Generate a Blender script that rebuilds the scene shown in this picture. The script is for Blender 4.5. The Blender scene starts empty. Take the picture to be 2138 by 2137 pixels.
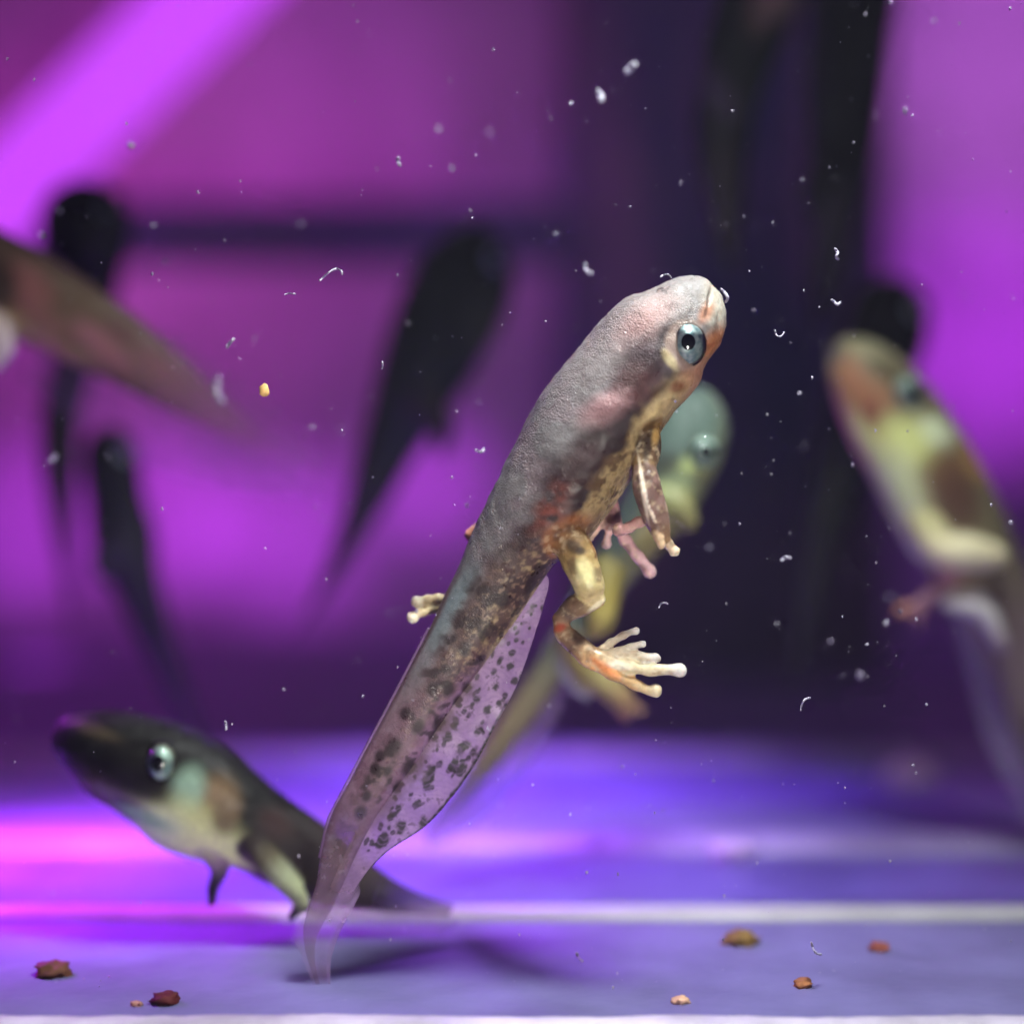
import bpy, bmesh, math, random
import numpy as np
from mathutils import Vector, Matrix, Quaternion

random.seed(7); np.random.seed(7)
scene = bpy.context.scene
COL = scene.collection
scene.unit_settings.scale_length = 0.01          # one unit is one centimetre
D0, FPX, CX, CY = 12.0, 3207.0, 1069.0, 1068.5

# ------------------------------------------------------------------ camera
cam = bpy.data.cameras.new('camera'); camo = bpy.data.objects.new('camera', cam)
COL.objects.link(camo); scene.camera = camo
camo.location = (0, -D0, 0); camo.rotation_euler = (math.radians(90), 0, 0)
cam.sensor_fit = 'HORIZONTAL'; cam.sensor_width = 333.33; cam.lens = 500.0
cam.clip_start = 0.1; cam.clip_end = 400
cam.dof.use_dof = True; cam.dof.focus_distance = 11.80; cam.dof.aperture_fstop = .75

def lin(r, g, b):
    return tuple((c/255/12.92 if c/255 <= .04045 else ((c/255+.055)/1.055)**2.4) for c in (r, g, b))
def P(px, py, d=D0, dy=0.0):
    return Vector(((px-CX)*d/FPX, d-D0+dy, -(py-CY)*d/FPX))

# ------------------------------------------------------------------ world and lamps
w = bpy.data.worlds.new('World'); scene.world = w; w.use_nodes = True
bg = w.node_tree.nodes['Background']; bg.inputs[0].default_value = (.30, .16, .60, 1); bg.inputs[1].default_value = .19
def aim(o, tgt): o.rotation_euler = (Vector(tgt)-o.location).to_track_quat('-Z', 'Y').to_euler()
def area(name, loc, tgt, size, power, col, spread=180, sy=None):
    l = bpy.data.lights.new(name, 'AREA'); o = bpy.data.objects.new(name, l); COL.objects.link(o)
    l.energy = power; l.color = col; l.spread = math.radians(spread)
    l.shape = 'RECTANGLE'; l.size = size; l.size_y = sy or size
    o.location = loc; aim(o, tgt); return o
def spot(name, loc, tgt, power, col, cone, blend=1.0, r=.6):
    l = bpy.data.lights.new(name, 'SPOT'); o = bpy.data.objects.new(name, l); COL.objects.link(o)
    l.energy = power; l.color = col; l.spot_size = math.radians(cone); l.spot_blend = blend; l.shadow_soft_size = r
    o.location = loc; aim(o, tgt); return o
# cool white hood lamp above the front of the tank
area('hood_lamp', (2.8, -2.4, 10.5), (.6, .6, -1.0), 2.8, 530, (.95, 1.0, .97), 70)
# added unseen fill light, low in front, brightens the bellies
area('front_fill', (2.5, -14, -3.8), (-.4, 1.0, -.6), 3.0, 150, (1.0, .95, .86), 44)
# violet grow lamps
area('violet_lamp', (-9.0, 4.6, 1.4), (-5.0, 4.0, -3.7), 1.6, 950, (.58, .035, 1.0), 64)
area('violet_lamp', (0.0, 18.0, 8.0), (-0.5, 8.5, -3.7), 3.0, 480, (.34, .10, 1.0), 44)
WALL_Y, LAMP_Y = 43.0, 31.0
VIO, MAG, PLUM = (.62, .07, 1.0), (.85, .09, .75), (.80, .22, .72)
def wall_spot(px, py, cone, power, col, off=(0, 0)):
    t = P(px, py, WALL_Y+D0)
    spot('violet_wall_spot', (t.x+off[0], LAMP_Y, t.z+off[1]), t, power*.25, col, cone)
wall_spot(200, 420, 130, 10500, MAG)
wall_spot(650, 250, 120, 6500, (.74, .10, .86))
wall_spot(1050, 330, 90, 1500, PLUM)
wall_spot(280, 1300, 115, 5000, (.66, .11, .90))
wall_spot(70, 1090, 36, 17000, VIO)
wall_spot(350, 1080, 36, 19000, VIO)
wall_spot(590, 1130, 38, 16000, VIO)
wall_spot(895, 1010, 30, 14000, VIO)
wall_spot(900, 1200, 90, 2600, (.6, .09, 1.0))
wall_spot(2150, 150, 80, 20000, (.72, .24, .95))
wall_spot(2060, 700, 60, 24000, VIO)
wall_spot(1800, 1250, 80, 1600, (.5, .1, 1.0))

scene.view_settings.view_transform = 'Standard'; scene.view_settings.look = 'None'
scene.view_settings.exposure = 0.0; scene.view_settings.gamma = 1.0
scene.render.engine = 'CYCLES'
cy = scene.cycles
cy.use_denoising = True; cy.use_light_tree = False; cy.use_adaptive_sampling = True; cy.adaptive_threshold = .025; cy.adaptive_min_samples = 24
try: cy.denoiser = 'OPENIMAGEDENOISE'
except Exception: pass
cy.max_bounces = 6; cy.diffuse_bounces = 3; cy.glossy_bounces = 3; cy.transmission_bounces = 4; cy.transparent_max_bounces = 24
cy.caustics_reflective = False; cy.caustics_refractive = False; cy.sample_clamp_indirect = 4.0

# ------------------------------------------------------------------ materials
def mat(name):
    m = bpy.data.materials.new(name); m.use_nodes = True
    nt = m.node_tree; return m, nt, nt.nodes['Principled BSDF'], nt.nodes['Material Output']
def plain(name, col, rough=.5, spec=.5, noise=0.0, nscale=3.0, bump=0.0, bscale=10., em=None, es=0):
    m, nt, b, out = mat(name)
    b.inputs['Roughness'].default_value = rough; b.inputs['Specular IOR Level'].default_value = spec
    b.inputs['Base Color'].default_value = (*col, 1)
    tc = nt.nodes.new('ShaderNodeTexCoord')
    if noise:
        n = nt.nodes.new('ShaderNodeTexNoise'); n.inputs['Scale'].default_value = nscale; n.inputs['Detail'].default_value = 4
        r = nt.nodes.new('ShaderNodeMapRange'); r.inputs[1].default_value = .3; r.inputs[2].default_value = .7
        r.inputs[3].default_value = 1-noise; r.inputs[4].default_value = 1+noise
        mx = nt.nodes.new('ShaderNodeVectorMath'); mx.operation = 'SCALE'; mx.inputs[0].default_value = col
        nt.links.new(tc.outputs['Object'], n.inputs['Vector']); nt.links.new(n.outputs['Fac'], r.inputs[0])
        nt.links.new(r.outputs[0], mx.inputs['Scale']); nt.links.new(mx.outputs[0], b.inputs['Base Color'])
    if bump:
        n2 = nt.nodes.new('ShaderNodeTexNoise'); n2.inputs['Scale'].default_value = bscale; n2.inputs['Detail'].default_value = 3
        bp = nt.nodes.new('ShaderNodeBump'); bp.inputs['Distance'].default_value = bump
        nt.links.new(tc.outputs['Object'], n2.inputs['Vector']); nt.links.new(n2.outputs['Fac'], bp.inputs['Height'])
        nt.links.new(bp.outputs[0], b.inputs['Normal'])
    if em:
        b.inputs['Emission Color'].default_value = (*em, 1); b.inputs['Emission Strength'].default_value = es
    return m
def clear(name, tint, rough=.02, pure=False):
    m, nt, b, out = mat(name); nt.nodes.remove(b)
    t = nt.nodes.new('ShaderNodeBsdfTransparent'); t.inputs[0].default_value = (*tint, 1)
    if pure:
        nt.links.new(t.outputs[0], out.inputs[0]); return m
    g = nt.nodes.new('ShaderNodeBsdfGlossy'); g.inputs['Roughness'].default_value = rough
    f = nt.nodes.new('ShaderNodeFresnel'); f.inputs[0].default_value = 1.34
    mx = nt.nodes.new('ShaderNodeMixShader')
    nt.links.new(f.outputs[0], mx.inputs[0]); nt.links.new(t.outputs[0], mx.inputs[1]); nt.links.new(g.outputs[0], mx.inputs[2])
    nt.links.new(mx.outputs[0], out.inputs[0]); return m
def skin(name, rough=.38, spec=.45, gscale=46., gbump=.012, sss=0.0, fine=.28, trans=0.0, alpha=True):
    m, nt, b, out = mat(name); N, L = nt.nodes, nt.links
    at = N.new('ShaderNodeAttribute'); at.attribute_name = 'Col'
    gr = N.new('ShaderNodeAttribute'); gr.attribute_name = 'gran'
    tc = N.new('ShaderNodeTexCoord')
    n = N.new('ShaderNodeTexNoise'); n.inputs['Scale'].default_value = 26; n.inputs['Detail'].default_value = 5; n.inputs['Roughness'].default_value = .65
    L.new(tc.outputs['Object'], n.inputs['Vector'])
    r = N.new('ShaderNodeMapRange'); r.inputs[1].default_value = .3; r.inputs[2].default_value = .7; r.inputs[3].default_value = 1-fine; r.inputs[4].default_value = 1+fine
    L.new(n.outputs['Fac'], r.inputs[0])
    vm = N.new('ShaderNodeVectorMath'); vm.operation = 'SCALE'
    L.new(at.outputs['Color'], vm.inputs[0]); L.new(r.outputs[0], vm.inputs['Scale']); L.new(vm.outputs[0], b.inputs['Base Color'])
    v = N.new('ShaderNodeTexVoronoi'); v.inputs['Scale'].default_value = gscale; v.feature = 'SMOOTH_F1'
    try: v.inputs['Smoothness'].default_value = .6
    except Exception: pass
    n3 = N.new('ShaderNodeTexNoise'); n3.inputs['Scale'].default_value = 9; L.new(tc.outputs['Object'], n3.inputs['Vector'])
    wv = N.new('ShaderNodeVectorMath'); wv.operation = 'SCALE'; wv.inputs['Scale'].default_value = .06
    ad = N.new('ShaderNodeVectorMath'); L.new(n3.outputs['Color'], wv.inputs[0])
    L.new(tc.outputs['Object'], ad.inputs[0]); L.new(wv.outputs[0], ad.inputs[1]); L.new(ad.outputs[0], v.inputs['Vector'])
    inv = N.new('ShaderNodeMath'); inv.operation = 'MULTIPLY'; inv.inputs[1].default_value = -1
    L.new(v.outputs['Distance'], inv.inputs[0])
    hm = N.new('ShaderNodeMath'); hm.operation = 'MULTIPLY'; L.new(inv.outputs[0], hm.inputs[0]); L.new(gr.outputs['Fac'], hm.inputs[1])
    h2 = N.new('ShaderNodeMath'); h2.operation = 'MULTIPLY_ADD'; h2.inputs[1].default_value = .35
    L.new(n.outputs['Fac'], h2.inputs[0]); L.new(hm.outputs[0], h2.inputs[2])
    bp = N.new('ShaderNodeBump'); bp.inputs['Distance'].default_value = gbump; bp.inputs['Strength'].default_value = .9
    L.new(h2.outputs[0], bp.inputs['Height']); L.new(bp.outputs[0], b.inputs['Normal'])
    b.inputs['Roughness'].default_value = rough; b.inputs['Specular IOR Level'].default_value = spec
    rr_ = N.new('ShaderNodeMapRange'); rr_.inputs[1].default_value = .35; rr_.inputs[2].default_value = .65; rr_.inputs[3].default_value = rough-.16; rr_.inputs[4].default_value = rough+.2
    L.new(n3.outputs['Fac'], rr_.inputs[0]); L.new(rr_.outputs[0], b.inputs['Roughness'])
    if sss:
        b.inputs['Subsurface Weight'].default_value = sss; b.inputs['Subsurface Radius'].default_value = (.09, .05, .035); b.inputs['Subsurface Scale'].default_value = 1.0
    surf = b.outputs[0]
    if trans:
        tl = N.new('ShaderNodeBsdfTranslucent'); L.new(vm.outputs[0], tl.inputs[0])
        m0 = N.new('ShaderNodeMixShader'); m0.inputs[0].default_value = trans
        L.new(b.outputs[0], m0.inputs[1]); L.new(tl.outputs[0], m0.inputs[2]); surf = m0.outputs[0]
    if not alpha:
        L.new(surf, out.inputs[0]); return m
    tr = N.new('ShaderNodeBsdfTransparent'); mx = N.new('ShaderNodeMixShader')
    L.new(at.outputs['Alpha'], mx.inputs[0]); L.new(tr.outputs[0], mx.inputs[1]); L.new(surf, mx.inputs[2]); L.new(mx.outputs[0], out.inputs[0])
    return m
SK = dict(sss=.15, spec=.32, rough=.42, gscale=80., gbump=.0085, fine=.18); SO = dict(gbump=.004, rough=.5, spec=.25, fine=.15)
M_SKIN = (skin('froglet_skin', alpha=False, **SK), skin('froglet_tail_skin', **SK))
M_SOFT = (skin('froglet_skin_smooth', alpha=False, **SO), skin('froglet_tail_skin_smooth', **SO))
M_FIN = skin('fin_membrane', gbump=.002, rough=.45, spec=.3, trans=.28, fine=.12)
M_PUPIL = plain('pupil', (.004, .005, .008), .15, .5)
M_CORNEA = clear('cornea', (.93, .96, .97), rough=.04)
M_GLASS = clear('tank_glass', (.985, .99, .99), pure=True)

# ------------------------------------------------------------------ mesh helpers
def link(name, me, m=None, parent=None, loc=(0, 0, 0)):
    o = bpy.data.objects.new(name, me); COL.objects.link(o); o.location = loc
    if m and me: me.materials.clear(); me.materials.append(m)
    if parent: o.parent = parent
    return o
def tag(o, label=None, cat=None, group=None, kind=None):
    for k, v in (('label', label), ('category', cat), ('group', group), ('kind', kind)):
        if v: o[k] = v
    return o
def pymesh(name, V, F, smooth=True):
    me = bpy.data.meshes.new(name); me.from_pydata([tuple(v) for v in V], [], F); me.update()
    if smooth: me.polygons.foreach_set('use_smooth', [True]*len(me.polygons))
    return me
def box(name, lo, hi, m, parent=None, bevel=.02, seg=2):
    bm = bmesh.new(); bmesh.ops.create_cube(bm, size=1)
    for v in bm.verts:
        v.co = Vector([lo[i]+(v.co[i]+.5)*(hi[i]-lo[i]) for i in range(3)])
    if bevel: bmesh.ops.bevel(bm, geom=bm.edges[:], offset=bevel, segments=seg, affect='EDGES')
    me = bpy.data.meshes.new(name); bm.to_mesh(me); bm.free()
    return link(name, me, m, parent)
def catmull(pts, n):
    pts = np.asarray(pts, float)
    if len(pts) == 2: return pts[0]+(pts[1]-pts[0])*np.linspace(0, 1, n)[:, None]
    ext = np.vstack([2*pts[0]-pts[1], pts, 2*pts[-1]-pts[-2]])
    L = np.r_[0, np.cumsum(np.linalg.norm(np.diff(pts[:, :2], axis=0), axis=1)+1e-6)]
    out = []
    for t in np.linspace(0, L[-1], n):
        i = min(max(np.searchsorted(L, t)-1, 0), len(pts)-2)
        u = (t-L[i])/(L[i+1]-L[i]); a, b, c, d = ext[i:i+4]
        q = .5*((2*b)+(-a+c)*u+(2*a-5*b+4*c-d)*u*u+(-a+3*b-3*c+d)*u**3)
        lo, hi = np.minimum(b, c), np.maximum(b, c); pad = .15*(hi-lo)+1e-9
        out.append(np.clip(q, lo-pad*3, hi+pad*3))
    return np.array(out)
def tube(V, F, pts, rad, seg=12):
    """closed round tube with domed ends; pts (n,3), rad (n)"""
    pts = np.asarray(pts, float); rad = np.asarray(rad, float)
    t0 = pts[0]-pts[1]; t0 = t0/(np.linalg.norm(t0)+1e-9); t1 = pts[-1]-pts[-2]; t1 = t1/(np.linalg.norm(t1)+1e-9)
    A = [(.95, .3), (.75, .66), (.4, .92)]
    P_ = [pts[0]+t0*rad[0]*a for a, b in A]+list(pts)+[pts[-1]+t1*rad[-1]*a for a, b in reversed(A)]
    R_ = [rad[0]*b for a, b in A]+list(rad)+[rad[-1]*b for a, b in reversed(A)]
    P_ = np.array(P_); n = len(P_); base = len(V); up = np.array([.13, .96, .24])
    for i in range(n):
        t = P_[min(i+1, n-1)]-P_[max(i-1, 0)]; t /= np.linalg.norm(t)+1e-9
        s = np.cross(t, up); s /= np.linalg.norm(s)+1e-9; u = np.cross(s, t)
        for k in range(seg):
            a = 2*math.pi*k/seg; V.append(P_[i]+R_[i]*(math.cos(a)*s+math.sin(a)*u))
    for i in range(n-1):
        for k in range(seg):
            k2 = (k+1) % seg
            F.append((base+i*seg+k, base+i*seg+k2, base+(i+1)*seg+k2, base+(i+1)*seg+k))
    F.append(tuple(base+k for k in reversed(range(seg)))); F.append(tuple(base+(n-1)*seg+k for k in range(seg)))

def vnoise(p, s, seed=0):
    p = np.asarray(p)*s+seed*17.31; i = np.floor(p).astype(np.int64); f = p-i; f = f*f*(3-2*f)
    def h(a):
        n = (a[:, 0]*374761393+a[:, 1]*668265263+a[:, 2]*2147483647+seed*1013) & 0x7fffffff
        n = ((n ^ (n >> 13))*1274126177) & 0x7fffffff
        return ((n ^ (n >> 16)) & 0xffff)/65535.
    r = 0
    for a in (0, 1):
        for b in (0, 1):
            for c in (0, 1):
                wgt = (f[:, 0] if a else 1-f[:, 0])*(f[:, 1] if b else 1-f[:, 1])*(f[:, 2] if c else 1-f[:, 2])
                r = r+wgt*h(i+np.array([a, b, c]))
    return r
def fbm(p, s, seed=0, o=3):
    r = 0; a = .5; t = 0
    for k in range(o): r = r+a*vnoise(p, s*2**k, seed+k); t += a; a *= .5
    return r/t
def sstep(a, b, x):
    t = np.clip((x-a)/(b-a), 0, 1); return t*t*(3-2*t)

def set_cols(me, rgba, gran=None):
    a = me.color_attributes.new('Col', 'FLOAT_COLOR', 'POINT'); a.data.foreach_set('color', np.asarray(rgba, np.float32).ravel())
    g = me.attributes.new('gran', 'FLOAT', 'POINT'); g.data.foreach_set('value', np.asarray(gran if gran is not None else np.zeros(len(rgba)), np.float32))

class Paint:
    """albedo on a froglet's own side-view coordinates (q = px,py in its body frame)"""
    def __init__(s, q, v, near): s.q, s.v, s.near = q, v, near; s.c = np.zeros((len(q), 3))
    def fill(s, col): s.c[:] = lin(*col)
    def mix(s, col, wgt): s.c = s.c*(1-wgt[:, None])+np.array(lin(*col))*wgt[:, None]
    def ell(s, x, y, rx, ry, ang=0, soft=.5):
        a = math.radians(ang); dx = s.q[:, 0]-x; dy = s.q[:, 1]-y
        u = (dx*math.cos(a)+dy*math.sin(a))/rx; t = (-dx*math.sin(a)+dy*math.cos(a))/ry
        return 1-sstep(1-soft, 1+soft, np.sqrt(u*u+t*t))

def sec_from_spine(sp, side=1):
    """(cx,cy,halfwidth,t[,yoff]) -> dorsal/ventral sections; side=+1: dorsal on the left of travel"""
    c = np.array([s[:2] for s in sp], float); out = []
    for i, s in enumerate(sp):
        t = c[min(i+1, len(c)-1)]-c[max(i-1, 0)]; t /= np.linalg.norm(t); n = np.array([t[1], -t[0]])*side
        out.append((*(c[i]+n*s[2]), *(c[i]-n*s[2]), s[3], s[4] if len(s) > 4 else 0))
    return out

def froglet(label, d, sections, limbs=(), eyes=(), paint=None, fins=(), voxel=.03, smooth=5, mskin=None, rings=110, seg=40, bumps=(), lids=True):
    k = d/FPX
    secs = np.array([s if len(s) == 6 else (*s, 0) for s in sections], float)
    cen = secs[:, :4]; mid = (cen[:, :2]+cen[:, 2:4])/2
    S = catmull(np.hstack([mid, secs]), rings)[:, 2:]
    origin = P(*mid[len(mid)//3], d)
    root = bpy.data.objects.new('froglet', None); COL.objects.link(root); root.location = origin
    root.empty_display_size = .3
    tag(root, label, 'froglet', 'froglets swimming in the tank')
    def W(px, py, yo):
        f = k*(1+yo*k/d); return np.array([(px-CX)*f-origin.x, d-D0+yo*k-origin.y, -(py-CY)*f-origin.z])
    V, F = [], []; n_ex = 2/2.25
    for s in S:
        dx, dy, vx, vy, t, yo = s; cx, cy_ = (dx+vx)/2, (dy+vy)/2; hx, hy = (dx-vx)/2, (dy-vy)/2
        for j in range(seg):
            a = 2*math.pi*j/seg; ca, sa = math.cos(a), math.sin(a)
            ca = math.copysign(abs(ca)**n_ex, ca); sa = math.copysign(abs(sa)**n_ex, sa)
            V.append(W(cx+hx*ca, cy_+hy*ca, yo+t*sa))
    for i in range(rings-1):
        for j in range(seg):
            j2 = (j+1) % seg; F.append((i*seg+j, i*seg+j2, (i+1)*seg+j2, (i+1)*seg+j))
    F.append(tuple(reversed(range(seg)))); F.append(tuple((rings-1)*seg+j for j in range(seg)))
    LP, LR, LC = [], [], []
    for lb in limbs:
        pts = np.array([p[:4] for p in lb['pts']], float)
        C = catmull(pts, lb.get('n', 26)); C[:, 3] = np.maximum(C[:, 3], 2)
        X = np.array([W(c[0], c[1], c[2]) for c in C]); R = C[:, 3]*k
        if lb.get('nod'): R = R*(1+lb['nod']*np.cos(np.linspace(0, 1, len(R))*6*math.pi)*np.linspace(1, .5, len(R))-.05)
        tube(V, F, X, R)
        cols = np.array([lin(*p[4]) for p in lb['pts']]); tt = np.linspace(0, 1, len(cols)); ti = np.linspace(0, 1, len(C))
        LP.append(X); LR.append(R); LC.append(np.stack([np.interp(ti, tt, cols[:, q]) for q in range(3)], 1))
    for e in eyes:
        if lids and e.get('lid', True):
            c = np.array(W(e['x'], e['y'], e['yo'])); nrm = Vector(e['dir']).normalized(); q = nrm.to_track_quat('Z', 'Y')
            r = e['r']*k; ring = []
            for j in range(25):
                a = 2*math.pi*j/24; vv = q @ Vector((math.cos(a)*r*.98, math.sin(a)*r*.98, r*.10)); ring.append(c+np.array((vv.x*e.get('sx', 1), vv.y, vv.z)))
            tube(V, F, ring, [r*e.get('lw', .15)]*25, 8)
    me = pymesh('raw', V, F); tmp = bpy.data.objects.new('tmp', me); COL.objects.link(tmp)
    rm = tmp.modifiers.new('r', 'REMESH'); rm.mode = 'VOXEL'; rm.voxel_size = voxel; rm.use_smooth_shade = True
    sm = tmp.modifiers.new('s', 'SMOOTH'); sm.factor = .5; sm.iterations = smooth
    ev = tmp.evaluated_get(bpy.context.evaluated_depsgraph_get())
    bme = bpy.data.meshes.new_from_object(ev); bpy.data.objects.remove(tmp); bpy.data.meshes.remove(me)
    bme.name = 'body'
    n = len(bme.vertices); co = np.empty(n*3, np.float32); bme.vertices.foreach_get('co', co); co = co.reshape(-1, 3).astype(float)
    yo = (co[:, 1]+origin.y-(d-D0))/k; kf = k*(1+yo*k/d)
    q = np.stack([(co[:, 0]+origin.x)/kf+CX, -(co[:, 2]+origin.z)/kf+CY], 1)
    mids = (S[:, :2]+S[:, 2:4])/2; si = np.empty(n, int)
    for a in range(0, n, 20000):
        dd = ((q[a:a+20000, None, :]-mids[None])**2).sum(2); si[a:a+20000] = dd.argmin(1)
    hv = (S[:, 2:4]-S[:, :2])/2; v = ((q-mids[si])*hv[si]).sum(1)/(hv[si]**2).sum(1)      # -1 dorsal ... +1 ventral
    s01 = si/(rings-1.)
    lw = np.zeros(n); lc = np.zeros((n, 3))
    for X, R, C in zip(LP, LR, LC):
        lo, hi = X.min(0)-R.max()*1.6, X.max(0)+R.max()*1.6
        idx = np.where(((co > lo) & (co < hi)).all(1))[0]
        for a in range(0, len(idx), 20000):
            ii = idx[a:a+20000]; dist = np.linalg.norm(co[ii, None, :]-X[None], axis=2)/R[None]
            b = dist.argmin(1); wv = 1-sstep(1.08, 1.45, dist.min(1)); better = wv > lw[ii]
            jj = ii[better]; lw[jj] = wv[better]; lc[jj] = C[b[better]]
    if len(bumps):
        nr = np.empty(n*3, np.float32); bme.vertices.foreach_get('normal', nr); nr = nr.reshape(-1, 3)
        off = np.zeros(n)
        for (bx, by, rx, ry, ang, amp) in bumps:
            a = math.radians(ang); dx = q[:, 0]-bx; dy = q[:, 1]-by
            u = (dx*math.cos(a)+dy*math.sin(a))/rx; t = (-dx*math.sin(a)+dy*math.cos(a))/ry
            off += amp*k*np.exp(-(u*u+t*t))*(yo < 10)*(1-lw*.7)
        off += ((fbm(co, 3.2, 31)-.5)*9+(fbm(co, 12, 32)-.5)*5)*k*sstep(1250, 1100, q[:, 1])
        off += (fbm(co, 10, 33)-.5)*5*k*lw
        co = co+nr*off[:, None]; bme.vertices.foreach_set('co', co.astype(np.float32).ravel()); bme.update()
    pt = Paint(q, v, yo < 0); gran = np.ones(n); alpha = np.ones(n)
    alpha, gran = paint(pt, s01, v, co, alpha, gran)
    pt.c = pt.c*(1-lw[:, None])+lc*lw[:, None]; gran = gran*(1-.8*lw)
    pt.lw = lw
    if hasattr(paint, 'post'): paint.post(pt, s01, v, co)
    set_cols(bme, np.hstack([pt.c, alpha[:, None]]), gran)
    bme.polygons.foreach_set('use_smooth', [True]*len(bme.polygons))
    ms = mskin or M_SOFT; link('body', bme, ms[0], root); bme.materials.append(ms[1])
    nl = len(bme.loops); lv = np.empty(nl, np.int32); bme.loops.foreach_get('vertex_index', lv)
    ls = np.empty(len(bme.polygons), np.int32); bme.polygons.foreach_get('loop_start', ls)
    bme.polygons.foreach_set('material_index', (np.minimum.reduceat(alpha[lv], ls) < .995).astype(np.int32))
    for e in eyes: eye(root, np.array(W(e['x'], e['y'], e['yo'])), e['r']*k, e)
    for f in fins:
        nu, nv = f.get('nu', 60), f.get('nv', 14)
        A = catmull(f['inner'], nu); B = catmull(f['outer'], nu); VV, FF, QQ, UU = [], [], [], []
        for side in (-1, 1):
            for i in range(nu):
                for j in range(nv):
                    u = j/(nv-1); p = A[i]*(1-u)+B[i]*u
                    th = f.get('t', 4)*(1-u)**.7+.8
                    wob = f.get('wob', 0)*math.sin(i/nu*9+u*2)*u
                    VV.append(W(p[0], p[1], f.get('yo', 0)+wob+side*th)); QQ.append(p[:2]); UU.append((i/(nu-1), u))
        m = nu*nv
        for i in range(nu-1):
            for j in range(nv-1):
                a, b, c, dd = i*nv+j, i*nv+j+1, (i+1)*nv+j+1, (i+1)*nv+j
                FF.append((a, dd, c, b)); FF.append((m+a, m+b, m+c, m+dd))
        for i in range(nu-1):
            for j in (0, nv-1):
                a, b = i*nv+j, (i+1)*nv+j; FF.append((a, b, m+b, m+a) if j else (a, m+a, m+b, b))
        for j in range(nv-1):
            for i in (0, nu-1):
                a, b = i*nv+j, i*nv+j+1; FF.append((a, b, m+b, m+a) if i == 0 else (a, m+a, m+b, b))
        fme = pymesh('tail_fin', VV, FF); QQ = np.array(QQ); UU = np.array(UU)
        rgba = f['paint'](QQ, UU, np.array(VV)); set_cols(fme, rgba)
        link('tail_fin', fme, M_FIN, root)
    return root

def cap(r, a1, nrm, c, nr=14, ns=40, a0=0., sc=(1, 1, 1), inner=None):
    q = Vector(nrm).normalized().to_track_quat('Z', 'Y'); V, F = [], []
    for i in range(nr+1):
        a = a0+(a1-a0)*i/nr
        for j in range(ns):
            b = 2*math.pi*j/ns; v = q @ Vector((math.sin(a)*math.cos(b)*r, math.sin(a)*math.sin(b)*r, math.cos(a)*r))
            V.append((v.x*sc[0]+c[0], v.y*sc[1]+c[1], v.z*sc[2]+c[2]))
    for i in range(nr):
        for j in range(ns):
            j2 = (j+1) % ns; F.append((i*ns+j, (i+1)*ns+j, (i+1)*ns+j2, i*ns+j2))
    return V, F
def iris_mat(name, base, rim, crescent, metal=.55):
    m, nt, b, out = mat(name); N, L = nt.nodes, nt.links
    tc = N.new('ShaderNodeTexCoord'); n = N.new('ShaderNodeTexNoise'); n.inputs['Scale'].default_value = 22; n.inputs['Detail'].default_value = 6
    L.new(tc.outputs['Object'], n.inputs['Vector'])
    cr = N.new('ShaderNodeValToRGB'); cr.color_ramp.elements[0].position = .32; cr.color_ramp.elements[1].position = .7
    cr.color_ramp.elements[0].color = (*base, 1); cr.color_ramp.elements[1].color = (*rim, 1)
    L.new(n.outputs['Fac'], cr.inputs[0]); L.new(cr.outputs[0], b.inputs['Base Color'])
    b.inputs['Metallic'].default_value = metal; b.inputs['Roughness'].default_value = .38; return m
IRIS_A = iris_mat('iris_silver_blue', lin(112, 142, 148), lin(205, 215, 208), None)
IRIS_B = iris_mat('iris_pale_teal', lin(120, 155, 145), lin(200, 220, 200), None, .2)
M_BALL = plain('eyeball', lin(120, 118, 100), .3)
M_PRING = plain('pupil_rim', lin(215, 215, 205), .35)
def eye(root, c, r, e):
    sx = (e.get('sx', 1), 1, 1)
    def mk(nm, a1, rr, m, par, a0=0.): 
        V, F = cap(rr, a1, e['dir'], c, a0=a0, sc=(1, 1, 1)); V = [((v[0]-c[0])*sx[0]+c[0], v[1], v[2]) for v in V]
        return link(nm, pymesh(nm, V, F), m, par)
    b = mk('eye', math.pi, r, M_BALL, root)
    mk('iris', math.radians(e.get('ia', 66)), r*1.012, IRIS_B if e.get('pale') else IRIS_A, b)
    mk('pupil', math.radians(e.get('pa', 23)), r*1.028, M_PUPIL, b)
    mk('cornea', math.radians(80), r*1.075, M_CORNEA, b)
    return b

# ------------------------------------------------------------------ the setting behind the tank
H = 3.69
Z0 = -H
wall = box('wall', (-70, WALL_Y, -30), (70, WALL_Y+2, 50), plain('violet_wall_paint', lin(205, 165, 205), .8, .2, noise=.22, nscale=.22), bevel=0)
tag(wall, kind='structure')
table = box('table', (-60, -10.0, -7.0), (60, WALL_Y-.02, Z0-.62), plain('dark_table', lin(120, 80, 140), .6, .3, noise=.2, nscale=.5), bevel=0)
tag(table, kind='structure')
M_BOARD = plain('dark_board', lin(62, 56, 84), .7, .3, noise=.2, nscale=.35)
m, nt, b, out = mat('dark_streaked_column'); b.inputs['Roughness'].default_value = .65
tc = nt.nodes.new('ShaderNodeTexCoord'); mp = nt.nodes.new('ShaderNodeMapping'); mp.inputs['Scale'].default_value = (.55, .3, .12)
n = nt.nodes.new('ShaderNodeTexNoise'); n.inputs['Scale'].default_value = 1.0; n.inputs['Detail'].default_value = 3
cr = nt.nodes.new('ShaderNodeValToRGB'); cr.color_ramp.elements[0].position = .35; cr.color_ramp.elements[1].position = .68
cr.color_ramp.elements[0].color = (*lin(66, 54, 124), 1); cr.color_ramp.elements[1].color = (*lin(176, 106, 160), 1)
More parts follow.
